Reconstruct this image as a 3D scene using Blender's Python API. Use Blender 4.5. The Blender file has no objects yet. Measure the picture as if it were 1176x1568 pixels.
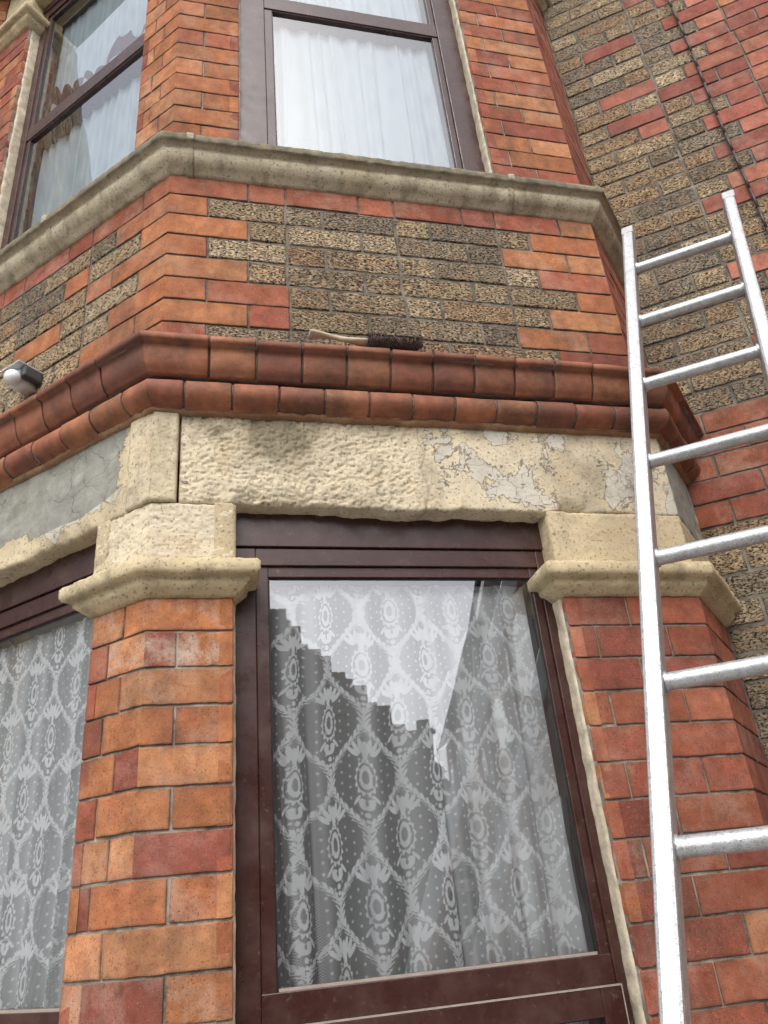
import bpy, math, random
import numpy as np
from mathutils import Matrix, Vector
random.seed(7); rng=np.random.default_rng(7)
scene=bpy.context.scene

# ---------------------------------------------------------------- noise
def _h(i,j,k):
    n=(i.astype(np.int64)*374761393+j.astype(np.int64)*668265263+k.astype(np.int64)*1274126177)&0xffffffff
    n=((n^(n>>13))*1103515245)&0xffffffff
    n=(n^(n>>16))&0xffff
    return n/65535.0
def vnoise(p):
    i=np.floor(p).astype(np.int64); f=p-i; f=f*f*(3-2*f)
    r=0
    for a in (0,1):
        for b in (0,1):
            for c in (0,1):
                w=(f[...,0] if a else 1-f[...,0])*(f[...,1] if b else 1-f[...,1])*(f[...,2] if c else 1-f[...,2])
                r=r+w*_h(i[...,0]+a,i[...,1]+b,i[...,2]+c)
    return r
def fbm(p,o=4):
    r=0;a=.5;t=0
    for _ in range(o):
        r=r+a*vnoise(p);t+=a;p=p*2.03+17.3;a*=.5
    return r/t

# ---------------------------------------------------------------- faces & buffers
class Face:
    def __init__(s,O,u,n):
        s.O=np.array(O,float);s.u=np.array(u,float);s.n=np.array(n,float)
        s.flip=(s.u[1]*s.n[0]-s.u[0]*s.n[1])<0
    def P(s,S,D,Z):
        S=np.asarray(S,float);D=np.asarray(D,float)
        return np.stack([s.O[0]+s.u[0]*S+s.n[0]*D,s.O[1]+s.u[1]*S+s.n[1]*D,np.asarray(Z,float)+0*S],-1)
q=math.sqrt(.5)
F=Face((-.11,0),(1,0),(0,-1))
L=Face((-.11,0),(-q,q),(-q,-q))
R=Face((1.25,0),(q,q),(q,-q))
A=Face((1.5,.25),(.819,-.574),(-.574,-.819))
Mn=Face((-.9585,.8485),(-1,0),(0,-1))
K=.4142
class Buf:
    def __init__(s): s.v=[];s.f=[];s.c=[];s.n=0
    def grid(s,P,col,flip=False):
        a,b=P.shape[:2]
        idx=np.arange(a*b).reshape(a,b)+s.n
        q4=np.stack([idx[:-1,:-1],idx[1:,:-1],idx[1:,1:],idx[:-1,1:]],-1).reshape(-1,4)
        if flip:q4=q4[:,::-1]
        s.v.append(P.reshape(-1,3));s.f.append(q4)
        c=np.broadcast_to(np.asarray(col,float),(a,b,4)).reshape(-1,4)
        s.c.append(c);s.n+=a*b
    def quads(s,V,Q,col):
        V=np.asarray(V,float);s.v.append(V);s.f.append(np.asarray(Q)+s.n)
        s.c.append(np.tile(np.asarray(col,float),(len(V),1)));s.n+=len(V)
    def obj(s,name,mat,parent=None,smooth=True,bevel=0):
        V=np.concatenate(s.v);Q=np.concatenate(s.f);C=np.concatenate(s.c)
        me=bpy.data.meshes.new(name)
        me.vertices.add(len(V));me.vertices.foreach_set("co",V.astype(np.float32).ravel())
        me.loops.add(Q.size);me.loops.foreach_set("vertex_index",Q.astype(np.int32).ravel())
        me.polygons.add(len(Q));me.polygons.foreach_set("loop_start",np.arange(0,Q.size,4,dtype=np.int32))
        me.update(calc_edges=True)
        me.polygons.foreach_set("use_smooth",np.full(len(Q),smooth))
        at=me.color_attributes.new("bcol","FLOAT_COLOR","POINT")
        at.data.foreach_set("color",C.astype(np.float32).ravel())
        me.materials.append(mat)
        o=bpy.data.objects.new(name,me);scene.collection.objects.link(o)
        if parent:o.parent=parent
        if bevel:
            m=o.modifiers.new("b","BEVEL");m.width=bevel;m.segments=2;m.limit_method='ANGLE'
        return o
def box(buf,Fc,s0,s1,z0,z1,d0,d1,col=(1,1,1,0)):
    S=[s0,s1,s1,s0]*2;D=[d0,d0,d1,d1]*2;Z=[z0]*4+[z1]*4
    V=Fc.P(S,D,Z)
    Q=[[0,1,2,3],[7,6,5,4],[0,4,5,1],[1,5,6,2],[2,6,7,3],[3,7,4,0]]
    Q=np.array(Q)
    if (not Fc.flip): Q=Q[:,::-1]
    buf.quads(V,Q,col)
W0=Face((0,0),(1,0),(0,-1))
def wbox(buf,x0,x1,y0,y1,z0,z1,col=(1,1,1,0)): box(buf,W0,x0,x1,z0,z1,-y1,-y0,col)

def block(buf,Fc,s0,s1,z0,z1,col,d0=0.,depth=.03,res=.016,r=.003,rough=.001,ns=60.,edge=.001,kL=None,kR=None,colfn=None,roughfn=None,pits=0,pscale=80.,grime=0,efreq=90.,chip=0):
    w=s1-s0;h=z1-z0
    def ax(w):
        n=max(2,int(w/res));a=np.linspace(min(r,w*.3),w-min(r,w*.3),n+1)
        ex=[min(r,w*.3)+.004] if grime and w>.03 else []
        ey=[w-min(r,w*.3)-.004] if grime and w>.03 else []
        a=np.sort(np.concatenate([a,ex,ey]))
        return np.concatenate([[0,0,min(r,w*.3)*.35],a,[w-min(r,w*.3)*.35,w,w]])
    xs=ax(w);zs=ax(h)
    X,Zg=np.meshgrid(xs,zs,indexing='ij')
    big=9.
    eL=X if kL is None else X*0+big; eR=(w-X) if kR is None else X*0+big
    e=np.minimum(np.minimum(eL,eR),np.minimum(Zg,h-Zg))
    t=np.clip(1-e/r,0,1);dd=-r*(1-np.sqrt(np.clip(1-t*t,0,1)))
    sd=random.random()*100
    pn=np.stack([X*ns+sd,Zg*ns*1.3,X*0+sd*3.1],-1)
    rg=rough*(fbm(pn,4)-.5)*2
    if pits:
        pp=fbm(np.stack([X*pscale+sd,Zg*pscale*1.5,X*0+sd*1.7],-1),3)
        rg=rg-pits*np.clip((pp-.48)/.16,0,1)
    if roughfn is not None: rg=rg*roughfn(s0+X,z0+Zg)
    d=d0+dd+rg
    wt=np.clip(1-e/(r*3+.004),0,1)
    nx_=(fbm(np.stack([Zg*efreq+sd,X*efreq,X*0+5.5],-1),3)-.5)*2.4*edge
    nz_=(fbm(np.stack([X*efreq+sd,Zg*efreq,X*0+9.5],-1),3)-.5)*2.4*edge
    ring=np.zeros_like(X,bool);ring[0]=ring[-1]=True;ring[:,0]=ring[:,-1]=True
    if chip:
        cn=fbm(np.stack([X*11+3,Zg*0,X*0+4.4],-1),4)
        lowz=np.clip(1-Zg/.05,0,1)
        d=d-np.clip((cn-.52)*6,0,1)*chip*lowz**1.5
        nz_=nz_+(cn-.5)*chip*1.6*lowz
        wt=np.where(Zg<.05,np.maximum(wt,lowz),wt)
    d=np.where(ring,-depth,d)
    l=s0-(kL or 0)*d if kL is not None else s0
    rr=s1+(kR or 0)*d if kR is not None else s1
    f=X/w
    S=l*(1-f)+rr*f+nx_*wt*(1 if (kL is None and kR is None) else 0)
    Z=z0+Zg+nz_*wt
    c=np.zeros(X.shape+(4,));c[...]=col
    if grime:
        gn=fbm(np.stack([X*45+sd,Zg*45,X*0+31],-1),3)
        k=np.clip(1-e/.0065,0,1)*np.clip((gn-.3)*2.5,0,1)*grime
        c[...,:3]=c[...,:3]*(1-k[...,None])+np.array([.09,.065,.045])*k[...,None]
    if colfn is not None:c=colfn(S,Z,c)
    buf.grid(Fc.P(S,d,Z),c,flip=Fc.flip)
def tile(buf,Fc,s0,s1,prof,col,kL=0,kR=0,nx=5,rough=.0012):
    prof=np.array(prof);w=s1-s0
    xs=np.concatenate([[0,0,.002],np.linspace(.005,w-.005,nx),[w-.002,w,w]])
    X=np.repeat(xs[:,None],len(prof),1);D=np.repeat(prof[None,:,0],len(xs),0).copy();Z=np.repeat(prof[None,:,1],len(xs),0).copy()
    if kL==0: D[1]-=.0035;D[2]-=.001
    if kR==0: D[-2]-=.0035;D[-3]-=.001
    D+=rough*(vnoise(np.stack([X*50+random.random()*99,Z*60,X*0],-1))-.5)*2+random.uniform(-.002,.002)
    Z+=random.uniform(-.0016,.0016)+(X/w-.5)*random.uniform(-.002,.002)
    D[0]=D[-1]=-.02;D[:,0]=D[:,-1]=-.02
    f=X/w;S=(s0-kL*D)*(1-f)+(s1+kR*D)*f
    c=np.zeros(X.shape+(4,));c[...]=col
    if kL==0:c[:2,:,:3]*=.35
    if kR==0:c[-2:,:,:3]*=.35
    buf.grid(Fc.P(S,D,Z),c,flip=not Fc.flip)
def sweep(buf,path,prof,res=.01,rough=.001,ns=30,colfn=None,col=(1,1,1,0),endcaps=True):
    path=[np.array(p,float) for p in path];prof=np.array(prof,float)
    pts=[];nrm=[]
    segs=[(path[i+1]-path[i]) for i in range(len(path)-1)]
    ns_=[np.array([s[1],-s[0]])/np.linalg.norm(s) for s in segs]
    for i in range(len(path)):
        if i==0:n=ns_[0]
        elif i==len(path)-1:n=ns_[-1]
        else:n=(ns_[i-1]+ns_[i])/(1+ns_[i-1]@ns_[i])
        if i>0:
            a=path[i-1];m=max(1,int(np.linalg.norm(segs[i-1])/res));
            na=nrm_end
            for k in range(1,m): 
                t=k/m;pts.append(a*(1-t)+path[i]*t);nrm.append(na*(1-t)+n*t)
        pts.append(path[i]);nrm.append(n);nrm_end=n
    pts=np.array(pts);nrm=np.array(nrm)
    D=np.repeat(prof[None,:,0],len(pts),0);Z=np.repeat(prof[None,:,1],len(pts),0)
    X=pts[:,None,0]+nrm[:,None,0]*D;Y=pts[:,None,1]+nrm[:,None,1]*D
    P=np.stack([X,Y,Z],-1)
    dn=(fbm(P*ns+3.3,4)-.5)*2*rough
    P[...,0]+=nrm[:,None,0]*dn;P[...,1]+=nrm[:,None,1]*dn;P[...,2]+=dn*.6
    if endcaps:
        e0=P[:1].copy();e0[...]=P[:1,:1]*.5+P[:1,-1:]*.5;e1=P[-1:].copy();e1[...]=P[-1:,:1]*.5+P[-1:,-1:]*.5
        P=np.concatenate([e0,P,e1])
    c=np.zeros(P.shape[:2]+(4,));c[...]=col
    if colfn is not None:c=colfn(P,c)
    buf.grid(P,c,flip=True)

# ---------------------------------------------------------------- materials
class NT:
    def __init__(s,name):
        s.m=bpy.data.materials.new(name);s.m.use_nodes=True;s.t=s.m.node_tree
        s.b=s.t.nodes["Principled BSDF"];s.out=s.t.nodes["Material Output"]
        s.tc=s.t.nodes.new("ShaderNodeTexCoord").outputs["Object"]
    def link(s,a,b):s.t.links.new(a,b)
    def setin(s,sock,v):
        if isinstance(v,bpy.types.NodeSocket): s.link(v,sock)
        else: sock.default_value=v
    def map(s,sc,src=None):
        n=s.t.nodes.new("ShaderNodeMapping");s.link(src or s.tc,n.inputs[0]);n.inputs["Scale"].default_value=sc;return n.outputs[0]
    def noise(s,scale,detail=4,rough=.55,vec=None,dist=0):
        n=s.t.nodes.new("ShaderNodeTexNoise");s.link(vec or s.tc,n.inputs["Vector"])
        n.inputs["Scale"].default_value=scale;n.inputs["Detail"].default_value=detail;n.inputs["Roughness"].default_value=rough;n.inputs["Distortion"].default_value=dist
        return n.outputs["Fac"]
    def warp(s,scale,amt):
        n=s.t.nodes.new("ShaderNodeTexNoise");s.link(s.tc,n.inputs["Vector"]);n.inputs["Scale"].default_value=scale;n.inputs["Detail"].default_value=4
        v=s.t.nodes.new("ShaderNodeVectorMath");v.operation='MULTIPLY_ADD';s.link(n.outputs["Color"],v.inputs[0]);v.inputs[1].default_value=(amt,)*3;s.link(s.tc,v.inputs[2])
        return v.outputs[0]
    def voro(s,scale,vec=None,feat='F1',out="Distance"):
        n=s.t.nodes.new("ShaderNodeTexVoronoi");n.feature=feat;s.link(vec or s.tc,n.inputs["Vector"]);n.inputs["Scale"].default_value=scale;return n.outputs[out]
    def rng(s,v,a,b,c=0.,d=1.):
        n=s.t.nodes.new("ShaderNodeMapRange");s.setin(n.inputs[0],v)
        for i,x in enumerate((a,b,c,d)):n.inputs[1+i].default_value=x
        return n.outputs[0]
    def math(s,op,a,b=0.):
        n=s.t.nodes.new("ShaderNodeMath");n.operation=op;s.setin(n.inputs[0],a);s.setin(n.inputs[1],b);return n.outputs[0]
    def mix(s,f,a,b,op='MIX'):
        n=s.t.nodes.new("ShaderNodeMix");n.data_type='RGBA';n.blend_type=op
        s.setin(n.inputs[0],f);s.setin(n.inputs[6],a);s.setin(n.inputs[7],b);return n.outputs[2]
    def attr(s):
        n=s.t.nodes.new("ShaderNodeAttribute");n.attribute_name="bcol";return n
    def bump(s,h,strength=.5,dist=.003,prev=None):
        n=s.t.nodes.new("ShaderNodeBump");n.inputs["Strength"].default_value=strength;n.inputs["Distance"].default_value=dist
        s.link(h,n.inputs["Height"])
        if prev:s.link(prev,n.inputs["Normal"])
        return n.outputs[0]

def mat_red():
    m=NT("red_pressed_brick");a=m.attr()
    v=m.rng(m.noise(22,6,.65),.3,.7,.62,1.25)
    c=m.mix(1.,a.outputs["Color"],v,'MULTIPLY')
    c=m.mix(m.rng(m.noise(13,5,.7,m.map((1,1,1.6))),.47,.66,0,.5),c,(.26,.075,.045,1))
    hz=m.rng(m.noise(9,7,.75),.46,.72,0,.75)
    c=m.mix(m.math('MULTIPLY',hz,a.outputs["Alpha"]),c,(.48,.36,.28,1))
    so=m.rng(m.noise(5.5,7,.72,m.map((1,1,.7))),.50,.72,0,.8)
    c=m.mix(so,c,(.095,.055,.04,1))
    pit=m.rng(m.noise(230,4,.65),.57,.65,0,.75)
    c=m.mix(pit,c,(.10,.035,.02,1))
    sp=m.rng(m.noise(400,3,.6),.63,.69,0,.55);c=m.mix(sp,c,(.55,.38,.26,1))
    m.link(c,m.b.inputs["Base Color"]);m.b.inputs["Roughness"].default_value=.9;m.b.inputs["Specular IOR Level"].default_value=.2
    n=m.bump(m.noise(50,6,.72),.7,.003);n=m.bump(m.noise(330,5,.65),.8,.0013,n)
    m.link(n,m.b.inputs["Normal"]);return m.m
def mat_yellow():
    m=NT("yellow_stock_brick");a=m.attr()
    vec=m.map((1,1,2.1))
    c=a.outputs["Color"]
    v=m.rng(m.noise(35,6,.65),.3,.7,.65,1.35);c=m.mix(1.,c,v,'MULTIPLY')
    c=m.mix(m.rng(m.noise(20,5),.48,.68,0,.55),c,(.42,.25,.14,1))
    soot=m.rng(m.noise(4.,7,.75),.52,.74,0,.65)
    c=m.mix(soot,c,(.10,.085,.07,1))
    pit=m.rng(m.noise(115,5,.65,vec),.525,.565,0,.95)
    c=m.mix(pit,c,(.02,.016,.013,1))
    w=m.rng(m.noise(170,3,.6),.62,.70,0,.55);c=m.mix(w,c,(.58,.50,.38,1))
    m.link(c,m.b.inputs["Base Color"]);m.b.inputs["Roughness"].default_value=.95;m.b.inputs["Specular IOR Level"].default_value=.2
    h=m.rng(m.noise(115,5,.65,vec),.45,.6,1,0)
    n=m.bump(h,1.,.004);n=m.bump(m.noise(300,4,.6),.6,.0015,n)
    m.link(n,m.b.inputs["Normal"]);return m.m
def mat_mortar(name,c0,c1,st=.6):
    m=NT(name)
    c=m.mix(m.rng(m.noise(14,6,.7),.35,.65),c0,c1)
    c=m.mix(m.rng(m.noise(6,6,.75),.47,.62,0,st),c,(.05,.042,.035,1))
    m.link(c,m.b.inputs["Base Color"]);m.b.inputs["Roughness"].default_value=1
    m.link(m.bump(m.noise(220,5,.7),.9,.003),m.b.inputs["Normal"]);return m.m
def mat_stone():
    m=NT("weathered_painted_stone");a=m.attr()
    c=a.outputs["Color"]
    c=m.mix(1.,c,m.rng(m.noise(16,7,.7),.3,.7,.74,1.13),'MULTIPLY')
    c=m.mix(m.rng(m.noise(8,7,.7),.49,.67,0,.55),c,(.42,.315,.18,1))
    fl=m.noise(7.5,9,.62,None,.35)
    k=m.math('ADD',fl,m.math('MULTIPLY',a.outputs["Alpha"],.5))
    patch=m.rng(k,.70,.706)
    crack=m.rng(m.voro(13,m.warp(14,.09),'DISTANCE_TO_EDGE'),0,.018,1,0)
    crk=m.math('MULTIPLY',crack,m.rng(m.noise(5,3),.45,.55))
    pc=m.mix(m.rng(m.noise(18,6,.7),.3,.7),(.20,.20,.175,1),(.35,.345,.30,1))
    pc=m.mix(m.math('MULTIPLY',crk,.75),pc,(.08,.07,.055,1))
    pale=m.rng(a.outputs["Alpha"],.375,.40)
    pb=m.mix(m.rng(m.noise(22,6,.7),.3,.7),(.46,.42,.35,1),(.62,.58,.49,1))
    pc=m.mix(pale,m.mix(m.math('MULTIPLY',crack,.8),pb,(.20,.17,.12,1)),pc)
    c=m.mix(patch,c,pc)
    edge=m.math('MULTIPLY',m.rng(k,.688,.70),m.rng(k,.70,.710,1,0))
    c=m.mix(m.math('MULTIPLY',edge,.8),c,(.12,.09,.05,1))
    npatch=m.rng(patch,0,1,1,.12)
    pit=m.rng(m.noise(120,6,.65),.56,.63,0,.7);pit=m.math('MULTIPLY',pit,npatch)
    c=m.mix(pit,c,(.15,.115,.07,1))
    st=m.rng(m.noise(5.,7,.75,m.map((1.3,1.3,.6))),.52,.70,0,.65);c=m.mix(st,c,(.19,.165,.115,1))
    m.link(c,m.b.inputs["Base Color"]);m.b.inputs["Roughness"].default_value=.95;m.b.inputs["Specular IOR Level"].default_value=.2
    n=m.bump(patch,.8,.005);n=m.bump(m.noise(48,7,.72),.6,.004,n);n=m.bump(m.noise(240,5,.7),.7,.002,n)
    m.link(n,m.b.inputs["Normal"]);return m.m
def mat_terra():
    m=NT("terracotta_string_course");a=m.attr()
    c=m.mix(1.,a.outputs["Color"],m.rng(m.noise(18,6,.65),.3,.7,.6,1.25),'MULTIPLY')
    c=m.mix(m.rng(m.noise(7,7,.75),.46,.68,0,.75),c,(.065,.032,.022,1))
    c=m.mix(m.rng(m.noise(26,6,.75),.62,.76,0,.4),c,(.40,.22,.14,1))
    c=m.mix(m.rng(m.noise(260,4,.65),.60,.68,0,.6),c,(.05,.025,.018,1))
    m.link(c,m.b.inputs["Base Color"]);m.b.inputs["Roughness"].default_value=.7
    n=m.bump(m.noise(60,6,.7),.5,.002);m.link(m.bump(m.noise(280,5,.7),.6,.001,n),m.b.inputs["Normal"]);return m.m
def mat_simple(name,col,rough=.6,metal=0,nscale=40,var=.12,bump=.15,bd=.001):
    m=NT(name)
    c=m.mix(1.,col,m.rng(m.noise(nscale,5,.6),.3,.7,1-var,1+var),'MULTIPLY')
    m.link(c,m.b.inputs["Base Color"]);m.b.inputs["Roughness"].default_value=rough;m.b.inputs["Metallic"].default_value=metal
    if bump:m.link(m.bump(m.noise(nscale*5,4),bump,bd),m.b.inputs["Normal"])
    return m.m
def mat_frame(name,col):
    m=NT(name)
    c=m.mix(m.rng(m.noise(9,7,.75),.45,.72,0,.4),col,(.13,.08,.065,1))
    c=m.mix(m.rng(m.noise(70,5,.7),.6,.72,0,.35),c,(.20,.16,.13,1))
    m.link(c,m.b.inputs["Base Color"]);m.link(m.rng(m.noise(20,5),.3,.7,.22,.42),m.b.inputs["Roughness"])
    m.link(m.bump(m.noise(60,4,.6,m.map((1,1,.1))),.15,.001),m.b.inputs["Normal"])
    return m.m
def mat_glass(add):
    m=NT("window_glass");t=m.t;t.nodes.remove(m.b)
    fr=t.nodes.new("ShaderNodeFresnel");fr.inputs[0].default_value=1.5
    f=m.math('MINIMUM',m.math('ADD',fr.outputs[0],add),1.)
    tr=t.nodes.new("ShaderNodeBsdfTransparent");tr.inputs[0].default_value=(.97,.985,.985,1)
    gl=t.nodes.new("ShaderNodeBsdfGlossy");gl.inputs["Roughness"].default_value=.0
    gl.inputs["Color"].default_value=(1,1,1,1)
    n=m.bump(m.noise(3.5,1,.4),.12,.01);m.link(n,gl.inputs["Normal"])
    mx=t.nodes.new("ShaderNodeMixShader");m.link(f,mx.inputs[0]);m.link(tr.outputs[0],mx.inputs[1]);m.link(gl.outputs[0],mx.inputs[2])
    m.link(mx.outputs[0],m.out.inputs[0]);return m.m
def mat_lace(name,col,trans=.1):
    m=NT(name);t=m.t;t.nodes.remove(m.b);a=m.attr()
    df=t.nodes.new("ShaderNodeBsdfDiffuse");tl=t.nodes.new("ShaderNodeBsdfTranslucent");tr=t.nodes.new("ShaderNodeBsdfTransparent")
    df.inputs[0].default_value=col;tl.inputs[0].default_value=col
    m1=t.nodes.new("ShaderNodeMixShader");m1.inputs[0].default_value=trans*.5;m.link(df.outputs[0],m1.inputs[1]);m.link(tl.outputs[0],m1.inputs[2])
    m2=t.nodes.new("ShaderNodeMixShader");m.link(a.outputs["Alpha"],m2.inputs[0]);m.link(tr.outputs[0],m2.inputs[1]);m.link(m1.outputs[0],m2.inputs[2])
    m.link(m2.outputs[0],m.out.inputs[0]);return m.m

MR=mat_red();MY=mat_yellow();MS=mat_stone();MT=mat_terra()
MM=mat_mortar("lime_mortar",(.20,.165,.13,1),(.44,.39,.32,1),.8);MMD=mat_mortar("sooty_mortar",(.08,.07,.058,1),(.26,.23,.185,1))
MF=mat_frame("brown_upvc",(.042,.014,.011,1));MG=mat_glass(.15)
MSEAL=mat_simple("cream_sealant",(.50,.43,.32,1),.9,0,30,.35,.6,.003)
MDARK=mat_simple("dark_gasket",(.012,.012,.013,1),.5)
MINT=mat_simple("room_gloom",(.06,.056,.052,1),.9)  # near-black colour paints the dimness of the room onto its walls
MLACE=mat_lace("lace_cloth",(.93,.94,.95,1),0);MNET=mat_lace("sheer_cloth",(.74,.83,.88,1),.2)
m=NT("aluminium");c=m.mix(m.rng(m.noise(60,6,.75),.42,.65,0,.75),(.56,.57,.58,1),(.33,.33,.33,1));c=m.mix(m.rng(m.noise(330,3),.56,.63,0,.7),c,(.20,.20,.20,1))
m.link(c,m.b.inputs["Base Color"]);m.b.inputs["Metallic"].default_value=.6;m.b.inputs["Roughness"].default_value=.42
m.link(m.bump(m.noise(150,5),.5,.0012),m.b.inputs["Normal"]);MALU=m.m

# ---------------------------------------------------------------- house
house=bpy.data.objects.new("brick_house",None);scene.collection.objects.link(house)
RB,YB,MB,MBD,ST,TB=Buf(),Buf(),Buf(),Buf(),Buf(),Buf()
reds=[(.43,.175,.075),(.39,.145,.064),(.33,.10,.056),(.30,.088,.054),(.47,.215,.10),(.25,.075,.052),(.37,.125,.07),(.41,.16,.068)]
pinks=[(.38,.135,.092),(.34,.11,.078),(.31,.10,.075),(.41,.16,.10),(.27,.085,.065)]
def redcol(rn,bloom=.6,warm=0):
    c=np.array(rn.choice(pinks if warm==2 else (reds if warm==0 else (reds[:2]+[reds[4],reds[7]] if warm>0 else [reds[2],reds[3],reds[5],reds[6]]))))
    c=c*rn.uniform(.76,1.15);return (*c,bloom*rn.uniform(.1,1.3))
yels=[(.46,.345,.21),(.42,.315,.195),(.52,.405,.26),(.33,.26,.175),(.44,.31,.185),(.27,.22,.16),(.40,.27,.16)]
def yelcol(rn):
    c=np.array(rn.choice(yels))*rn.uniform(.82,1.15);return (*c,0)
def row(Fc,sA,sB,z,h,splits,kind,joint=.005,kL=None,kR=None,bloom=.6):
    for i in range(len(splits)-1):
        a,b=splits[i],splits[i+1]
        k=kind(i,len(splits)-1,(a+b)/2)
        first=i==0 and kL is not None;last=i==len(splits)-2 and kR is not None
        rn=random.Random(round(z*1000)*7+ (0 if first else 99991*(i+1)+int(a*1000)+int(Fc.O[0]*77)+ (5 if Fc.flip else 0)))
        j=(joint if k!='Y' else joint+.0025)+rn.uniform(-.0008,.001)
        aa=a if first else a+j/2;bb=b if last else b-j/2
        zo=rn.uniform(-.0008,.0008);dz=j/2
        if k=='Y':
            block(YB,Fc,aa,bb,z+dz+zo,z+h-dz+zo,yelcol(rn),d0=rn.uniform(-.003,.001),depth=.03,res=.012,r=.0035,rough=.003,ns=50,edge=.003,kL=K if first else None,kR=K if last else None,grime=.6)
        else:
            w={'O':1,'D':-1,'P':2}.get(k,0)
            block(RB,Fc,aa,bb,z+dz+zo,z+h-dz+zo,redcol(rn,bloom,w),d0=(0 if first or last else rn.uniform(-.002,.001)),depth=.03,res=.018,r=.0018,rough=.0012,ns=30,edge=.0018,kL=K if first else None,kR=K if last else None,grime=.85)
def flem(sA,sB,odd,jit=0):
    s=[sA];k=0 if odd else 1
    while s[-1]<sB-.001:
        w=.225 if (k%2==1) else .1125
        if len(s)==1 and odd: w=.1125
        n=s[-1]+w+random.uniform(-jit,jit)
        if n>sB-.045:n=sB
        s.append(n);k+=1
    return s
H=.08
allred=lambda i,n,s:'R'
def mslab(buf,Fc,s0,s1,z0,z1):box(buf,Fc,s0,s1,z0,z1,-.10,-.0045)

for k in range(28):
    z=2.15-H*(k+1)
    if z<-.05:break
    odd=k%2
    if z>.87:
        bl=1.8 if z>1.95 else .8
        row(F,0,.184,z,H,[0,.184] if not odd else [0,.066,.184],lambda i,n,s:random.choice('ROO'),kL=1,bloom=bl)
        row(L,0,.175,z,H,[0,.07,.175] if not odd else [0,.115,.175],lambda i,n,s:random.choice('RO'),kL=1,bloom=bl)
        row(L,.98,1.2,z,H,[.98,1.2],allred)
        row(F,.983,1.36,z,H,[.983,1.05,1.245,1.36] if odd else [.983,1.15,1.36],lambda i,n,s:random.choice('RDD'),kR=1)
    else:
        row(F,0,1.36,z,H,flem(0,1.36,odd),allred,kL=1,kR=1)
        row(L,0,1.2,z,H,flem(0,1.2,odd),allred,kL=1)
for Fc,a,b in ((F,0,.184),(L,0,.175),(L,.98,1.2),(F,.983,1.36)): mslab(MB,Fc,a,b,0,2.16)
for Fc,b in ((F,1.36),(L,1.2)): mslab(MB,Fc,0,b,-.05,.855)
for k in range(75):
    z=-.01+H*k
    if 2.15-H*.2<z<2.62: continue
    if z>5.7:break
    up=z>2.7
    row(R,0,.36,z,H,[0,.115,.36] if k%2 else [0,.2,.36],lambda i,n,s:'D' if i==0 or not up or z>3.5 else ('D' if random.random()<.6 else 'Y'),kL=1)
mslab(MB,R,0,.36,-.05,5.7)
for k in range(9):
    z=3.484-H*(k+1);odd=k%2
    def kf(i,n,s,k=k,odd=odd):
        if k==0:return 'D' if random.random()<.8 else 'O'
        if i==0:return 'O' if k<6 else 'R'
        if i==1 and k in (5,6): return 'R'
        if i>=n-1 :return 'R'
        if i==n-2 and k in (2,6):return 'R'
        return 'R' if random.random()<.04 else 'Y'
    row(F,0,1.36,z,H,flem(0,1.36,odd,.002),kf,kL=1,kR=1)
    def kl(i,n,s,k=k):
        if k==0:return 'D'
        if i==0:return 'O'
        if i==1 and k in(3,6,7):return 'O'
        return 'R' if random.random()<.04 else 'Y'
    row(L,0,1.2,z,H,flem(0,1.2,1-odd,.002),kl,kL=1)
mslab(MBD,F,0,1.36,2.5,3.49);mslab(MBD,L,0,1.2,2.5,3.49)
for k in range(20):
    z=3.56+H*k;odd=k%2
    row(F,0,.20,z,H,[0,.2] if not odd else [0,.085,.2],lambda i,n,s:random.choice('OORO'),kL=1)
    row(L,0,.175,z,H,[0,.07,.175] if not odd else [0,.115,.175],lambda i,n,s:'O',kL=1)
    row(F,1.05,1.36,z,H,[1.05,1.21,1.36] if odd else [1.05,1.12,1.36],lambda i,n,s:random.choice('RRDO'),kR=1)
    row(L,.98,1.2,z,H,[.98,1.2] if odd else [.98,1.09,1.2],allred)
for Fc,a,b in ((F,0,.2),(L,0,.175),(L,.98,1.2),(F,1.05,1.36)): mslab(MB,Fc,a,b,3.5,5.17)
for Fc,b,kR in ((F,1.36,K),(L,1.2,None)):
    block(ST,Fc,0,b,5.36,5.62,(.55,.46,.30,.1),d0=.004,depth=.12,res=.02,r=.01,rough=.004,ns=20,kL=K,kR=kR)
SE=Buf()
def reveal(sx,Fc,z0,z1,side):
    O=Fc.P(sx,0,0)[:2];n=-Fc.u*side
    V=Face(O,-Fc.n,n)
    block(SE,V,.018,.066,z0,z1,(1,1,1,0),d0=.006,depth=.02,res=.012,r=.006,rough=.004,ns=25,edge=.004,efreq=30)
    z=z0
    while z<z1-.04:
        zz=min(z+H,z1)
        block(RB,V,0,.09,z+.003,zz-.003,redcol(random,.6),d0=0,depth=.03,res=.03,r=.003,rough=.0008,ns=30);z+=H
reveal(.983,F,.87,2.15,1);reveal(1.05,F,3.56,5.16,1);reveal(.98,L,.87,2.15,1);reveal(.98,L,3.56,5.16,1)
reveal(.184,F,.87,2.15,-1);reveal(.175,L,.87,2.15,-1);reveal(.20,F,3.56,5.16,-1);reveal(.175,L,3.56,5.16,-1)

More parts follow.
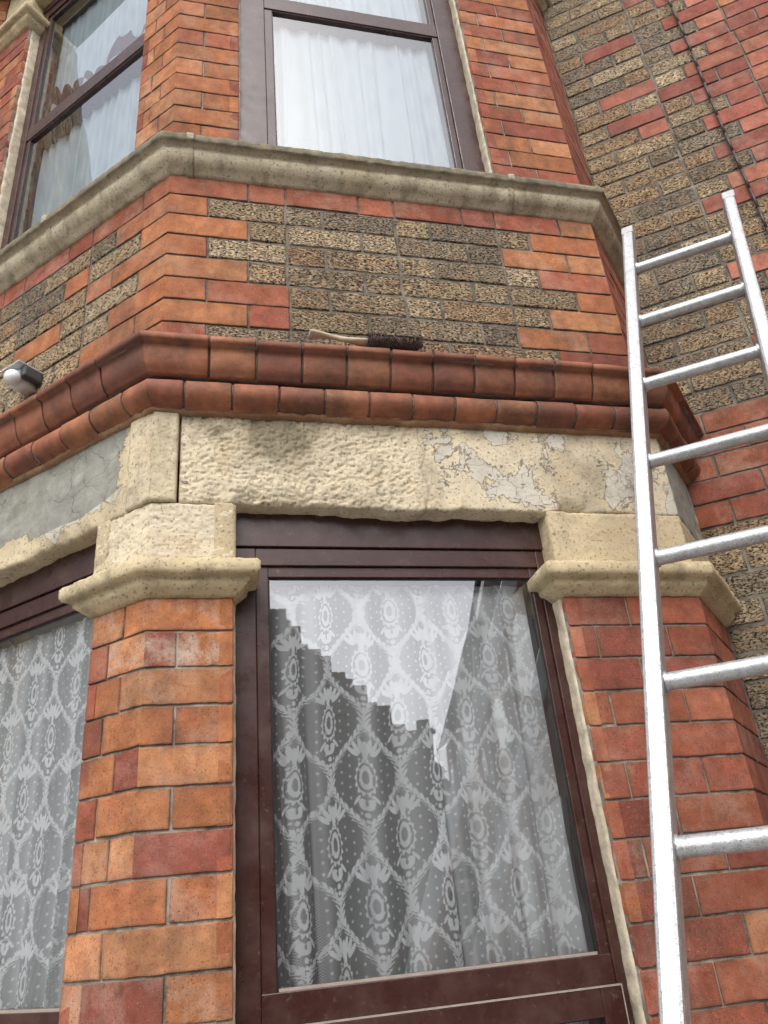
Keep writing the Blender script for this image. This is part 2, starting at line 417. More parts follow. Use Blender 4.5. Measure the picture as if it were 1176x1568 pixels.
for k in range(82):
    z=-.02+H*k
    odd=k%2
    sp=flem(0,2.6,odd,.004)
    def ka(i,n,s,z=z,k=k):
        if 2.42<z<2.86:return 'D'
        if z>2.8:
            e=.42+(.09 if k%2 else 0)+(.05 if k%4==0 else 0)
            if s>e:return random.choice('PPPR') if s>.62 or random.random()<.72 else 'Y'
            return 'P' if random.random()<.05 and s>.1 else 'Y'
        if z>2.0: return 'Y' if s<.75 else 'R'
        return 'Y' if s<.5 else 'R'
    row(A,0,2.6,z,H,sp,ka,joint=.007)
mslab(MBD,A,-.02,2.62,-.05,6.6)
for k in range(80):
    z=-.02+H*k;row(Mn,.0,1.6,z,H,flem(0,1.6,k%2,.003),lambda i,n,s:'Y' if i else 'R',joint=.006)
mslab(MBD,Mn,0,5.,-.05,6.6)

# stones
cream=(.68,.59,.425)
def lintcol(S,Z,c):
    n=fbm(np.stack([S*16,Z*16,S*0+2],-1),5)
    g1=1.3*np.exp(-((S-.29)/.10)**2)*np.clip((Z-2.45)/.10,0,1)+1.1*np.exp(-((S-.15)/.06)**2)*np.clip((Z-2.53)/.05,0,1)+.7*np.clip((Z-2.575)/.04,0,1)+.5*np.exp(-((S-1.1)/.15)**2)
    dk=np.clip(g1*(n-.25)*2.6,0,1)*.8
    c=c.copy();c[...,:3]=c[...,:3]*(1-dk[...,None])+np.array([.17,.14,.09])*dk[...,None]
    wob=.662+.006*np.sin(Z*60)
    jn=np.exp(-((S-wob)/.003)**2)*.45
    c[...,:3]=c[...,:3]*(1-jn[...,None])+np.array([.14,.11,.07])*jn[...,None]
    c[...,3]=np.clip((S-.60)/.10,0,1)*.30
    return c
def lrough(S,Z):return 1-.8*np.clip((S-.60)/.1,0,1)
block(ST,F,.058,1.36,2.378,2.632,(*cream,0),d0=.010,depth=.14,res=.0036,r=.007,rough=.006,ns=16,edge=.004,efreq=40,colfn=lintcol,roughfn=lrough,pits=.0045,pscale=115,kR=K,chip=.020)
block(ST,F,0,.053,2.378,2.655,(.62,.53,.37,0),d0=.018,depth=.14,res=.004,r=.006,rough=.004,ns=25,edge=.003,kL=K,pits=.0015,pscale=120,efreq=50)
block(ST,L,0,.075,2.378,2.655,(.64,.54,.38,.1),d0=.018,depth=.14,res=.004,r=.006,rough=.004,ns=25,edge=.003,kL=K,pits=.0015,pscale=120,efreq=50)
def lcol(S,Z,c):
    c=c.copy();c[...,3]=.05+.75*np.clip((Z-2.385)/.08,0,1)*(.45+.55*np.clip((S-.09)/.16,0,1));return c
block(ST,L,.078,1.2,2.372,2.635,(.62,.52,.35,.9),d0=.012,depth=.14,res=.006,r=.008,rough=.006,ns=16,edge=.005,efreq=40,colfn=lcol,chip=.016)
block(ST,R,0,.38,2.37,2.632,(.50,.42,.28,.5),d0=.010,depth=.14,res=.01,r=.010,rough=.004,ns=20,kL=K)
def springer(z0,z1):
    block(ST,F,0,.19,z0,z1,(.70,.61,.45,0),d0=.010,depth=.09,res=.004,r=.009,rough=.0035,ns=30,edge=.003,kL=K,pits=.0022,pscale=130)
    block(ST,L,0,.18,z0,z1,(.70,.61,.44,0),d0=.010,depth=.09,res=.004,r=.009,rough=.0035,ns=30,edge=.003,kL=K,pits=.0022,pscale=130)
    block(ST,F,.978,1.36,z0,z1,(.60,.49,.32,.1),d0=.009,depth=.09,res=.006,r=.008,rough=.003,ns=30,edge=.003,kR=K,pits=.001)
    block(ST,R,0,.38,z0,z1,(.52,.43,.28,.0),d0=.009,depth=.09,res=.008,r=.008,rough=.003,ns=40,kL=K)
    block(ST,L,.975,1.2,z0,z1,(.52,.43,.28,.0),d0=.010,depth=.09,res=.01,r=.010,rough=.003,ns=40)
    for (Fc,s,sd) in ((F,.978,1),(F,.19,-1),(L,.975,1),(L,.18,-1)):
        O=Fc.P(s,.010,0)[:2];V=Face(O,-Fc.n,-Fc.u*sd)
        block(ST,V,0,.1,z0,z1,(.56,.46,.30,0),d0=0,depth=.05,res=.008,r=.008,rough=.003,ns=40,edge=.002)
springer(2.222,2.379);springer(5.235,5.362)
def capital(zt,zb):
    pr=[(-.03,zt+.004),(.012,zt+.003),(.034,zt-.001),(.050,zt-.007),(.056,zt-.016),(.057,zt-.034),(.051,zt-.043),(.038,zt-.046),(.034,zt-.047),(.033,zt-.058),(.022,zt-.068),(.012,zb+.006),(.006,zb),(-.03,zb-.002)]
    cf=lambda P,c:np.concatenate([np.array([.62,.51,.32])*(.66+.6*fbm(P*22,5)[...,None]),c[...,3:]*0],-1)
    def p(Fc,s,d=0):return Fc.P(s,d,0)[:2]
    sweep(ST,[p(L,.175,-.075),p(L,.175),p(L,0),p(F,.184),p(F,.184,-.075)],pr,res=.004,rough=.005,ns=42,colfn=cf)
    sweep(ST,[p(F,.983,-.075),p(F,.983),p(F,1.36),p(R,.36)],pr,res=.005,rough=.004,ns=42,colfn=cf)
    sweep(ST,[p(Mn,.2),p(L,1.2),p(L,.98),p(L,.98,-.075)],pr,res=.01,rough=.003,ns=22,colfn=cf)
capital(2.228,2.146);capital(5.24,5.158)
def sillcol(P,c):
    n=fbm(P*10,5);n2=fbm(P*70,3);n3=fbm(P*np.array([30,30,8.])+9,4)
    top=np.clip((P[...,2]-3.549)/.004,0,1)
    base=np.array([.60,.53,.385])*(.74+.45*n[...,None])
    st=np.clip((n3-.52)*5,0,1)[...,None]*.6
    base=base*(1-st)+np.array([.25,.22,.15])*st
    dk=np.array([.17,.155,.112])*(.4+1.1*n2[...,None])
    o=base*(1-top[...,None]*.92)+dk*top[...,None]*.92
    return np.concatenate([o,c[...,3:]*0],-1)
def p(Fc,s,d=0):return Fc.P(s,d,0)[:2]
sp_=[(-.12,3.592),(.0,3.588),(.064,3.581),(.070,3.578),(.071,3.568),(.071,3.560),(.071,3.556),(.068,3.552),(.055,3.549),(.049,3.546),(.049,3.532),(.045,3.520),(.037,3.508),(.026,3.498),(.014,3.492),(.010,3.484),(.0,3.480),(-.03,3.479)]
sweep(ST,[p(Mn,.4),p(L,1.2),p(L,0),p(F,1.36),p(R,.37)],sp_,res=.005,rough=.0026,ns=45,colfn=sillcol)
for Fc,s in ((F,.055),(F,1.065),(L,.5)):
    pr=[(a+.003,b+(.002 if b>3.53 else -.003)) for a,b in sp_]
    O0,O1=p(Fc,s-.010),p(Fc,s+.010)
    pth=[O0,O1] if not Fc.flip else [O1,O0]
    sweep(ST,pth,pr,res=.003,rough=.005,ns=70,col=(.42,.37,.27,0))
lp=[(a+.01,b-2.70) for a,b in sp_]
sweep(ST,[p(Mn,.4),p(L,1.2),p(L,0),p(F,1.36),p(R,.37)],lp,res=.02,rough=.0022,ns=16,col=(.42,.37,.25,0))
up=[(-.02,2.803),(.05,2.803),(.096,2.801),(.104,2.797),(.105,2.785),(.101,2.779),(.087,2.777),(.084,2.762),(.081,2.745),(.076,2.730),(.068,2.716),(.060,2.710),(.058,2.705),(-.02,2.704)]
lo=[(-.02,2.7),(.034,2.700),(.048,2.697),(.060,2.688),(.064,2.672),(.061,2.657),(.050,2.644),(.036,2.637),(.028,2.635),(.026,2.628),(-.02,2.626)]
def tcol(k=0):
    c=np.array(random.choice([(.33,.115,.055),(.27,.088,.045),(.36,.14,.065),(.30,.105,.05),(.23,.075,.042)]))*random.uniform(.8,1.1)*(1.05 if k else .88);return (*c,0)
TW=.1155
def course(prof,off):
    for Fc,ln in ((F,1.36),(L,1.2),(R,.40)):
        s=0;first=True
        nxt=TW*.55+off*TW*.5
        while s<ln-.001:
            e=s+(nxt if first else TW)
            if e>ln-.03:e=ln
            lastk=(e>=ln and Fc is F)
            tile(TB,Fc,s+(0 if first else .0018),e-(0 if lastk else .0018),prof,tcol(1-off),kL=K if first else 0,kR=K if lastk else 0)
            s=e;first=False
course(up,1);course(lo,0)
bk=[(-.02,2.80)]+[(a-.007,b) for a,b in up[1:-1]]+[(.03,2.70)]+[(a-.006,b) for a,b in lo[1:-1]]+[(-.02,2.62)]
sweep(MBD,[p(L,1.2),p(L,0),p(F,1.36),p(R,.40)],bk,res=.05,rough=.0)
sweep(ST,[p(L,1.2),p(L,0),p(F,1.36),p(R,.38)],[(-.02,2.64),(.022,2.638),(.027,2.630),(.020,2.622),(.0,2.618),(-.02,2.616)],res=.005,rough=.006,ns=40,col=(.30,.16,.09,0))

# ---------------------------------------------------------------- windows
FR,GK,GL=Buf(),Buf(),Buf()
def pane(Fc,s0,s1,z0,z1,d):
    S,Z=np.meshgrid([s0,s1],[z0,z1],indexing='ij');GL.grid(Fc.P(S,S*0+d,Z),(1,1,1,0),flip=Fc.flip)
def ringbox(buf,Fc,s0,s1,z0,z1,w,d0,d1):
    wl,wr,wb,wt=w
    box(buf,Fc,s0,s0+wl,z0,z1,d0,d1);box(buf,Fc,s1-wr,s1,z0,z1,d0,d1)
    box(buf,Fc,s0+wl,s1-wr,z0,z0+wb,d0,d1-.0005);box(buf,Fc,s0+wl,s1-wr,z1-wt,z1,d0,d1-.0005)
def window(Fc,s0,s1,gl,gr,z0,z1,gt,tr0,tr1,dF=-.055,sash=False):
    ringbox(FR,Fc,s0-.01,s1+.01,z0,gt+.072,(gl-s0-.030+.01,s1-gr-.022+.01,.07,.045),-.15,dF)
    box(FR,Fc,s0-.01,s1+.01,gt+.074,z1,-.15,dF+.006)
    ringbox(FR,Fc,s0+ (gl-s0)-.030,gr+.022,tr1-.004,gt+.027,(.030,.022,.004,.027),-.13,dF-.008)
    box(FR,Fc,gl-.03,gr+.022,tr0,tr1,-.13,dF-.004)
    ringbox(GK,Fc,gl-.001,gr+.001,tr1-.001,gt+.001,(.004,.004,.004,.004),-.125,dF-.014)
    pane(Fc,gl,gr,tr1,gt,dF-.018)
    if sash:
        ringbox(FR,Fc,gl-.032,gr+.025,z0+.05,tr0+.012,(.05,.05,.05,.05),-.12,dF+.016)
        ringbox(GK,Fc,gl+.017,gr-.024,z0+.099,tr0-.037,(.004,.004,.004,.004),-.115,dF+.004)
        pane(Fc,gl+.018,gr-.025,z0+.10,tr0-.038,dF-.002)
    else:
        ringbox(GK,Fc,gl-.001,gr+.001,z0+.07,tr0+.001,(.004,.004,.004,.004),-.125,dF-.014)
        ringbox(FR,Fc,gl-.03,gr+.022,z0+.03,tr0,(.03,.022,.05,.005),-.13,dF-.008)
        pane(Fc,gl,gr,z0+.08,tr0-.005,dF-.018)
window(F,.184,.983,.268,.934,.885,2.385,2.222,1.312,1.380,sash=True)
window(L,.175,.98,.240,.92,.885,2.385,2.222,1.312,1.380,sash=True)
window(F,.20,1.05,.325,.945,3.56,5.37,5.25,4.50,4.575)
window(L,.175,.98,.24,.915,3.56,5.37,5.25,4.42,4.495)
BD=Buf()
for Fc,a,b in ((F,.272,.930),(L,.245,.915)):
    box(BD,Fc,a,b,1.380,1.385,-.09,-.066)
    ringbox(BD,Fc,a-.036,b+.022+.005,1.20,1.3265,(.002,.002,.002,.0025),-.05,-.0375)

def lace(pp,qq):
    W,Hh=.180,.255
    out=np.zeros_like(pp)
    i0=np.floor(pp/(W/2))
    def ell(x,y,cx,cy,a,b,ang=0):
        c,s=math.cos(ang),math.sin(ang);u=(x-cx)*c+(y-cy)*s;v=-(x-cx)*s+(y-cy)*c
        return np.sqrt((u/a)**2+(v/b)**2)
    for di in (-1,0,1,2):
        i=i0+di;x=pp-i*W/2
        y=qq-np.where(i%2==0,0,Hh/2);y=(y+Hh/2)%Hh-Hh/2
        a=np.zeros_like(pp)
        xt=x/(1-np.clip(y/.075,-.75,.75)*.35)
        e=ell(xt,y,0,0,.012,.026);a=np.where((e<1)&(e>.55),.95,a)
        th=np.arctan2(y/.042,xt/.024);e2=ell(xt,y,0,0,.021,.038);rim=1+.10*np.cos(th*14)
        a=np.where((e2>.84)&(e2<rim),.95,a)
        for k,an in enumerate((-66,-40,-16,16,40,66)):
            t=math.radians(an);rr=.024
            e=ell(x,y,math.sin(t)*rr*1.15,.047+math.cos(t)*rr*.9,.0050,.0165,-t*.75);a=np.where(e<1,1.,a)
        e=ell(x,y,0,.058,.0060,.021);a=np.where(e<1,1.,a)
        for sg in(-1,1):
            e=ell(x,y,sg*.0065,-.057,.0085,.0130,-sg*.45);a=np.where((e<1),1.,a)
            e=ell(x,y,sg*.019,-.047,.0033,.0120,sg*.7);a=np.where(e<1,1.,a)
        a=np.where(ell(x,y,0,-.055,.003,.006)<1,.1,a)
        for cx,cy,r_ in ((0,-.079,.0055),(0,-.092,.0042),(0,-.102,.0032)):
            a=np.where(ell(x,y,cx,cy,r_,r_)<1,1.,a)
        hx=W/4*(1+np.cos(2*np.pi*y/Hh))*1.02
        g_=np.abs(x)-hx
        wv=.0018+.0012*np.cos(y*2*np.pi/.008)
        a=np.where(np.abs(g_)<wv,.85,a)
        # fern fronds either side of a fine stem instead of a solid band
        fr_=np.abs(g_)
        ph=(y*np.sign(x)*0+y-fr_*1.3)*2*np.pi/.0125
        a=np.where((fr_<.0105)&(np.cos(ph)>.15+fr_*25),.95,a)
        out=np.maximum(out,a)
    # scattered sprigs on the net ground
    sx=(pp/.0225)%1-.5;sy=(qq/.0225+np.floor(pp/.0225)*.5)%1-.5
    out=np.maximum(out,np.where(sx**2+sy**2<.018,.7,0))
    net=.30+.20*(np.cos(pp*2*np.pi/.0045)*np.cos(qq*2*np.pi/.0052))
    return np.clip(np.maximum(out,net),0,1)
def curtain(name,Fc,s0,s1,z0,z1,d,res,amp,mat,lacy,q0=0,p0=0,dense=0,wl=.085,sheer=.85):
    ns=int((s1-s0)/res);nz=int((z1-z0)/res)
    S,Z=np.meshgrid(np.linspace(s0,s1,ns),np.linspace(z0,z1,nz),indexing='ij')
    ph=S*2*np.pi/wl+1.5*np.sin(S*15+Z*1.1)+.9*np.sin(S*37)
    low=np.clip((z1-Z)/(z1-z0)*1.4,.35,1)
    D=d+amp*np.sin(ph)*low+amp*.35*np.sin(ph*2.3+1+Z*2)*low
    S2=S+amp*.45*np.cos(ph)*low
    c=np.ones(S.shape+(4,))
    if lacy:
        a=lace(S*1.12+p0+.006*np.sin(ph)+.006*np.sin(Z*7+S*5),Z+q0+.004*np.sin(ph*.7)+.012*np.sin(S*6))
        fold=.5+.5*np.cos(ph+2.1)
        a=1-(1-a)**(1+1.5*fold**2+dense*np.clip((S-.60)/.15,0,1)+0*S)
        c[...,3]=np.clip(a,0,1)
    else:
        st=np.cos(S*2*np.pi/.14)*np.cos(Z*2*np.pi/.2)+.5*np.cos(S*2*np.pi/.05+2*np.sin(Z*20))
        c[...,3]=np.clip(sheer+.05*np.sin(ph*2)+.05*st,0,1)
    b=Buf();b.grid(Fc.P(S2,D,Z),c,flip=Fc.flip)
    return b.obj(name,mat)
curtain("lace_curtain",F,.21,.97,.93,2.33,-.110,.0013,.013,MLACE,True,q0=.02,dense=1.3)
curtain("lace_curtain",L,.19,.97,.93,2.33,-.110,.0018,.012,MLACE,True,q0=.1,p0=.05,dense=0)
curtain("net_curtain",L,.19,.97,.93,2.33,-.17,.008,.012,MNET,False,sheer=.65)
curtain("net_curtain",F,.22,1.04,3.58,5.35,-.12,.004,.010,MNET,False,wl=.07,sheer=.93)
curtain("net_curtain",L,.19,.97,3.58,5.35,-.130,.004,.010,MNET,False,wl=.06,sheer=.93)
# dark red cloth hung over the net inside the upper side window
b=Buf();S,Z=np.meshgrid(np.linspace(.20,.95,160),np.linspace(0,1,14),indexing='ij')
zb=4.585+.030*np.sin(S*31)+.015*np.sin(S*67+1);zt_=zb+.070+.045*np.clip(np.sin(S*17+.6),-.5,1)+.018*np.sin(S*83)
b.grid(L.P(S,-.100+.006*np.sin(S*90),zb+(zt_-zb)*Z),(1,1,1,0),flip=True)
b.obj("red_curtain",mat_simple("red_cloth",(.10,.012,.016,1),.9,0,60,.4,.4,.002))

IN=Buf()
for z0,z1 in ((-.02,.0),(2.78,2.86),(5.55,5.6)): 
    V=np.array([(-.05,.13,0),(1.2,.13,0),(1.45,.4,0),(3.4,.9,0),(3.4,3,0),(-3,3,0),(-3,1.0,0),(-.9,1.0,0)])
    lo_=V.copy();lo_[:,2]=z0;hi=V.copy();hi[:,2]=z1
    IN.quads(np.concatenate([lo_,hi]),[[0,1,2,3],[0,3,4,7],[4,5,6,7],[8,9,10,11],[8,11,12,15],[12,13,14,15]]+[[i,(i+1)%8,8+(i+1)%8,8+i] for i in range(8)],(1,1,1,0))
wbox(IN,-3.1,3.6,3,3.1,-.05,6.6);wbox(IN,-3.1,-3,.95,3,-.05,6.6);wbox(IN,3.5,3.6,-1.1,3,-.05,6.6)
wbox(IN,-3.1,3.6,1.0,3.1,6.55,6.62)

RB.obj("red_brickwork",MR,house);YB.obj("yellow_brickwork",MY,house)
MB.obj("mortar_backing",MM,house,False);MBD.obj("sooty_mortar_backing",MMD,house,False)
ST.obj("stone_dressings",MS,house);TB.obj("terracotta_string",MT,house)
FR.obj("window_frames",MF,house,False,.003);GK.obj("window_gaskets",MDARK,house,False)
GL.obj("window_panes",MG,house,False);SE.obj("sealant_fillets",MSEAL,house)
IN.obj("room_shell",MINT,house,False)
BD.obj("glazing_beads",mat_simple("bead_glint",(.34,.28,.24,1),.4),house,False)  # pale bead colour paints in the bright reflective edge below the glass
RF=Buf();
wbox(RF,-3.2,3.7,.9,3.2,6.62,6.7);
V=np.array([(-.2,-.12,5.62),(1.35,-.12,5.62),(1.75,.3,5.62),(1.75,1,5.62),(-1.2,1,5.62),(-1.2,.8,5.62)])
hi=V+np.array([0,0,.08]);RF.quads(np.concatenate([V,hi]),[[0,1,2,5],[2,3,4,5],[6,7,8,11],[8,9,10,11]]+[[i,(i+1)%6,6+(i+1)%6,6+i] for i in range(6)],(1,1,1,0))
MROOF=mat_simple("slate",(.09,.09,.10,1),.7,0,10,.3,.4,.005)
RF.obj("roof",MROOF,house,False)

# ---------------------------------------------------------------- ladder
P0=Vector((1.206,-.174,3.092));st=Vector((-.0393,-.0263,-.1137))*2.27
rd=Vector((.819,-.574,0));ax=(-st).normalized();pd=rd.cross(ax).normalized()
ladder=bpy.data.objects.new("ladder",None);scene.collection.objects.link(ladder)
def obox(buf,c0,c1,u,v,wu,wv):
    V=[]
    for c in (c0,c1):
        for a,b in ((-1,-1),(1,-1),(1,1),(-1,1)):V.append(tuple(c+u*(a*wu/2)+v*(b*wv/2)))
    buf.quads(V,[[3,2,1,0],[4,5,6,7],[0,1,5,4],[1,2,6,5],[2,3,7,6],[3,0,4,7]],(1,1,1,0))
kend=(3.092-.03)/(-st.z)
Wd=.2936
MCAP=mat_simple("cap_plastic",(.45,.45,.45,1),.6);MRUB=mat_simple("rubber",(.03,.03,.03,1),.8)
for nm,off in (("rail_left",0),("rail_right",Wd)):
    b=Buf();c0=P0+rd*off-st*.72;c1=P0+rd*off+st*kend
    obox(b,c0,c1,rd,pd,.032,.066);b.obj(nm,MALU,ladder,False,.006)
    b=Buf();obox(b,c0+ax*.012,c0-ax*.03,rd,pd,.035,.069);b.obj(nm+"_cap",MCAP,ladder,False,.004)
    b=Buf();obox(b,c1+ax*.06,c1-ax*.02,rd,pd,.045,.08);b.obj(nm+"_foot",MRUB,ladder,False,.004)
def tube(buf,a,b,r,n=20,r2=None):
    d=(b-a).normalized();u=d.orthogonal().normalized();v=d.cross(u)
    pts=[]
    for c,rr in ((a,0),(a,r),(b,r2 or r),(b,0)):
        pts.append([tuple(c+(u*math.cos(t)+v*math.sin(t))*rr) for t in np.linspace(0,2*math.pi,n+1)])
    buf.grid(np.array(pts),(1,1,1,0),flip=True)
b=Buf();b2=Buf()
for k in range(0,12):
    c=P0+st*k
    tube(b,c+rd*.01,c+rd*(Wd-.01),.0155)
    tube(b2,c+rd*.016,c+rd*.021,.0185);tube(b2,c+rd*(Wd-.021),c+rd*(Wd-.016),.0185)
for o in (b.obj("rungs",MALU,ladder),b2.obj("rung_collars",MALU,ladder)):
    m_=o.modifiers.new("es","EDGE_SPLIT");m_.split_angle=math.radians(50)

# ---------------------------------------------------------------- brush
br=bpy.data.objects.new("masonry_brush",None);scene.collection.objects.link(br)
b=Buf()
xs=np.linspace(0,.15,16);th=np.linspace(0,2*np.pi,13)
hw=.011+.005*np.cos(xs/.15*2*np.pi);cz=2.826+.008*np.cos(xs/.15*3.)
Pn=np.array([[(.262+x,-.096+h_*np.cos(t),c_+.007*np.sin(t)) for t in th] for x,h_,c_ in zip(xs,hw,cz)])
Pn=np.concatenate([Pn[:1]*0+Pn[:1].mean(1,keepdims=True),Pn,Pn[-1:]*0+Pn[-1:].mean(1,keepdims=True)])
b.grid(Pn,(1,1,1,0));b.obj("handle",mat_simple("worn_wood",(.46,.38,.26,1),.7,0,30,.25),br)
b=Buf();
xs=np.linspace(0,.16,30);Pn=np.array([[(.405+x,-.092+.020*np.cos(t)*min(1,(x+.01)/.03,(.17-x)/.03),2.824+.016*np.sin(t)*min(1,(x+.01)/.03,(.17-x)/.03)) for t in th] for x in xs])
Pn[...,2]+=.003*vnoise(Pn*300)
b.grid(Pn,(1,1,1,0))
for _ in range(1200):
    x=.41+random.random()*.15;t=random.random()*2*math.pi
    a=Vector((x,-.092+.018*math.cos(t),2.824+.014*math.sin(t)));d=Vector((random.uniform(-.4,.4),math.cos(t),math.sin(t)))*.008
    sd=Vector((.0008,0,0));b.quads([tuple(a-sd),tuple(a+sd),tuple(a+sd+d),tuple(a-sd+d)],[[0,1,2,3]],(1,1,1,0))
b.obj("bristles",mat_simple("dark_bristle",(.11,.07,.06,1),.8,0,200,.5,.8,.003),br)

# ---------------------------------------------------------------- security light
sl=bpy.data.objects.new("security_light",None);scene.collection.objects.link(sl)
def sph(buf,c,rx,n=14,sc=(1,1,1)):
    t=np.linspace(0,np.pi,n);f=np.linspace(0,2*np.pi,2*n)
    T,Ff=np.meshgrid(t,f,indexing='ij')
    buf.grid(np.stack([c[0]+rx*sc[0]*np.sin(T)*np.cos(Ff),c[1]+rx*sc[1]*np.sin(T)*np.sin(Ff),c[2]+rx*sc[2]*np.cos(T)],-1),(1,1,1,0))
MWP=mat_simple("white_plastic",(.75,.77,.78,1),.3)
c=L.P(.535,.07,2.955)
b=Buf();sph(b,c,.024);box(b,L,.525,.565,2.940,2.985,0,.06);b.obj("lens",MWP,sl)
b=Buf();box(b,L,.498,.522,2.955,2.992,0,.060);b.obj("housing",mat_simple("dark_grey_plastic",(.06,.06,.065,1),.5),sl,False,.006)
b=Buf();box(b,L,.50,.585,2.992,2.997,.0,.080);b.obj("hood",mat_simple("grey_plastic",(.5,.51,.52,1),.4),sl,False,.0015)
b=Buf();a=Vector(L.P(.575,.06,2.997));tube(b,a,Vector(L.P(.64,.09,3.02)),.003,8);b.obj("bracket",MALU,sl)

b=Buf();prev=None
for k in range(40):
    z=2.5+k*.1;s=.50+.0025*math.sin(k*.7)+.012*(k/40)
    cpt=Vector(A.P(s,.013+.0015*math.sin(k*.9),z))
    if prev:tube(b,prev,cpt,.0050,10)
    prev=cpt
b.obj("wall_cable",mat_simple("black_cable",(.05,.035,.032,1),.5))

# ---------------------------------------------------------------- setting behind the camera
def plane(name,x0,x1,y0,y1,z,mat):
    b=Buf();S,T=np.meshgrid([x0,x1],[y0,y1],indexing='ij');b.grid(np.stack([S,T,S*0+z],-1),(1,1,1,0));return b.obj(name,mat,None,False)
plane("ground",-300,300,-300,300,-.13,mat_simple("earth",(.10,.10,.08,1),.95,0,.5,.3))
b=Buf();wbox(b,-60,60,-2.6,4,-.3,-.02);b.obj("pavement",mat_simple("concrete_paving",(.36,.35,.33,1),.9,0,6,.2,.4,.003),None,False)
plane("road",-60,60,-9,-2.6,-.125,mat_simple("asphalt",(.055,.055,.057,1),.9,0,20,.3,.6,.004))
MW2=mat_simple("painted_render",(.30,.26,.22,1),.9,0,3,.2);MB2=mat_simple("far_brick",(.15,.085,.06,1),.9,0,5,.3)
MDG=mat_simple("far_window",(.04,.045,.05,1),.15,0,5,.1,0);MWH=mat_simple("white_paint",(.75,.75,.75,1),.5)
def hs(nm,x0,x1,y0,y1,ze,zr,mat,chim=()):
    e=bpy.data.objects.new(nm,None);scene.collection.objects.link(e)
    b=Buf();wbox(b,x0,x1,y0,y1,-.13,ze);b2=Buf();b3=Buf()
    xm=(x0+x1)/2
    for yy in (y0,y1):b.quads([(x0,yy,ze),(xm,yy,ze),(x1,yy,ze),(xm,yy,zr)],[[0,1,2,3]],(1,1,1,0))
    b2.quads([(x0-.2,y0-.1,ze-.15),(xm,y0-.1,zr+.06),(xm,y1+.1,zr+.06),(x0-.2,y1+.1,ze-.15)],[[0,1,2,3]],(1,1,1,0))
    b2.quads([(x1+.2,y0-.1,ze-.15),(xm,y0-.1,zr+.06),(xm,y1+.1,zr+.06),(x1+.2,y1+.1,ze-.15)],[[0,1,2,3]],(1,1,1,0))
    nW=max(2,int((x1-x0)/2.2))
    for i in range(nW):
        cx=x0+(x1-x0)*(i+.5)/nW
        for zz in (1.0,3.2):
            if zz+1.2<ze+.6: wbox(b3,cx-.5,cx+.5,y1-.02,y1+.03,zz,zz+1.2)
    b.obj("walls",mat,e,False);b2.obj("roof",MROOF,e,False);b3.obj("windows",MDG,e,False)
    if chim:
        c_=Buf()
        for cx,cy,cz,cw in chim:
            wbox(c_,cx-cw,cx+cw,cy-.3,cy+.3,cz-2.,cz);wbox(c_,cx-cw-.05,cx+cw+.05,cy-.35,cy+.35,cz-.15,cz-.05)
            for k in(-.5,.5):tube(c_,Vector((cx+k*cw,cy,cz)),Vector((cx+k*cw,cy,cz+.28)),.08,10)
        c_.obj("chimney",MB2,e,False)
    return e
hs("brick_house",-4.2,4.2,-20,-12.2,3.75,7.7,MB2,((1.62,-12.6,6.35,.12),(-1.5,-14,8.4,.3)))
hs("brick_house",4.6,6.1,-20,-16.5,3.4,4.6,MW2,((5.45,-17,5.3,.14),))
# uneven gable coping of the house opposite
b=Buf();x=.3;rr_=random.Random(4)
while x<4.0:
    w_=rr_.choice([.12,.18,.25,.5]);zt2=7.7-x*.94+rr_.uniform(-.02,.17)
    wbox(b,x,x+w_,-12.35,-12.0,zt2-.8,zt2-.10*(w_>.3));x+=w_
b.obj("gable_coping",MB2,bpy.data.objects["brick_house.001"],False)
e=bpy.data.objects.new("terraced_houses",None);scene.collection.objects.link(e)
d=np.array([3.3,-13.6]);d/=np.linalg.norm(d);TFc=Face((3.2,-4.6),d,(d[1],-d[0]))
b=Buf();box(b,TFc,0,16,-.13,5.4,-7,0);b.obj("walls",MB2,e,False)
b=Buf();Vt=TFc.P([0,16,16,0,0,16],[.25,.25,-3.5,-3.5,-7.2,-7.2],[5.35,5.35,7.6,7.6,5.35,5.35]);b.quads(Vt,[[0,1,2,3],[3,2,5,4]],(1,1,1,0))
b.quads(TFc.P([0,0,0,0],[0,-3.5,-7,-3.5],[5.4,5.4,5.4,7.55]),[[0,1,2,3]],(1,1,1,0));b.obj("roof",MROOF,e,False)
b=Buf()
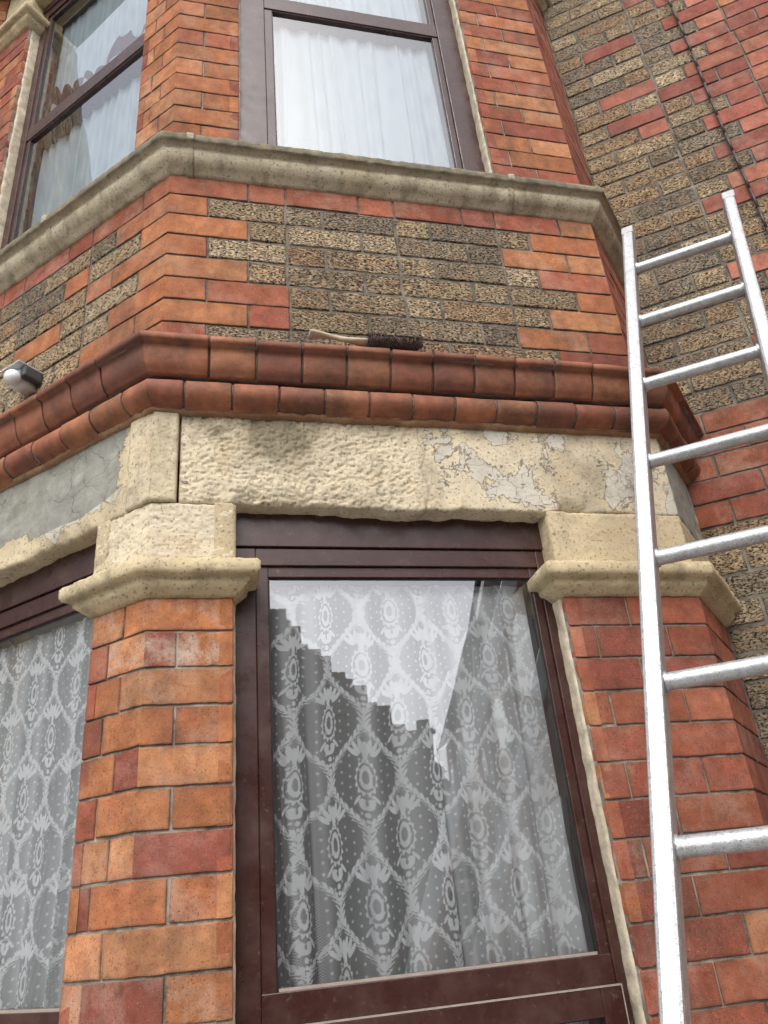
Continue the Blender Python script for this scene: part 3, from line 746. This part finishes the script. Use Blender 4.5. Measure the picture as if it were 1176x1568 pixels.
for i in range(6):
    for zz in (1,3.3):
        box(b,TFc,.8+i*2.5,1.8+i*2.5,zz,zz+1.3,-.02,.06)
b.obj("windows",MWH,e,False)
b=Buf();box(b,TFc,-.1,3.2,4.9,5.0,.02,.3);box(b,TFc,2.,2.1,0,4.9,.02,.12);box(b,TFc,5.6,5.7,0,5.3,.02,.12);b.obj("fascia_and_downpipes",MWH,e,False)

# ---------------------------------------------------------------- camera
rt=Vector((.9733,-.2129,-.087)).normalized()
fw=Vector((.2284,.861,.454));fw=(fw-rt*fw.dot(rt)).normalized();upv=rt.cross(fw)
cam=bpy.data.cameras.new("camera");co=bpy.data.objects.new("camera",cam);scene.collection.objects.link(co)
Mx=Matrix((rt,upv,-fw)).transposed().to_4x4();Mx.translation=Vector((0,-1.65,1.5));co.matrix_world=Mx
cam.sensor_fit='VERTICAL';cam.sensor_height=24;cam.lens=24*1190/1568;cam.clip_end=1000;cam.clip_start=.05
scene.camera=co
# ---------------------------------------------------------------- light
w=bpy.data.worlds.new("World");scene.world=w;w.use_nodes=True;nt=w.node_tree
sk=nt.nodes.new("ShaderNodeTexSky");sk.sky_type='NISHITA';sk.sun_disc=False
el=math.radians(46);az=math.radians(198)
sk.sun_elevation=el;sk.sun_rotation=az;sk.air_density=1;sk.dust_density=3;sk.ozone_density=1
hsv=nt.nodes.new("ShaderNodeHueSaturation");hsv.inputs["Saturation"].default_value=.34;hsv.inputs["Value"].default_value=2.0
nt.links.new(sk.outputs[0],hsv.inputs["Color"]);nt.links.new(hsv.outputs[0],nt.nodes["Background"].inputs[0])
nt.nodes["Background"].inputs[1].default_value=.15
sn=bpy.data.lights.new("sun","SUN");sn.energy=1.05;sn.angle=math.radians(32);sn.color=(1,.98,.95)
so=bpy.data.objects.new("sun",sn);scene.collection.objects.link(so)
dirv=Vector((math.sin(az)*math.cos(el),math.cos(az)*math.cos(el),math.sin(el)))
so.rotation_euler=dirv.to_track_quat('Z','Y').to_euler()
scene.view_settings.view_transform='Standard';scene.view_settings.look='None';scene.view_settings.exposure=0
print("verts",RB.n,YB.n,ST.n)
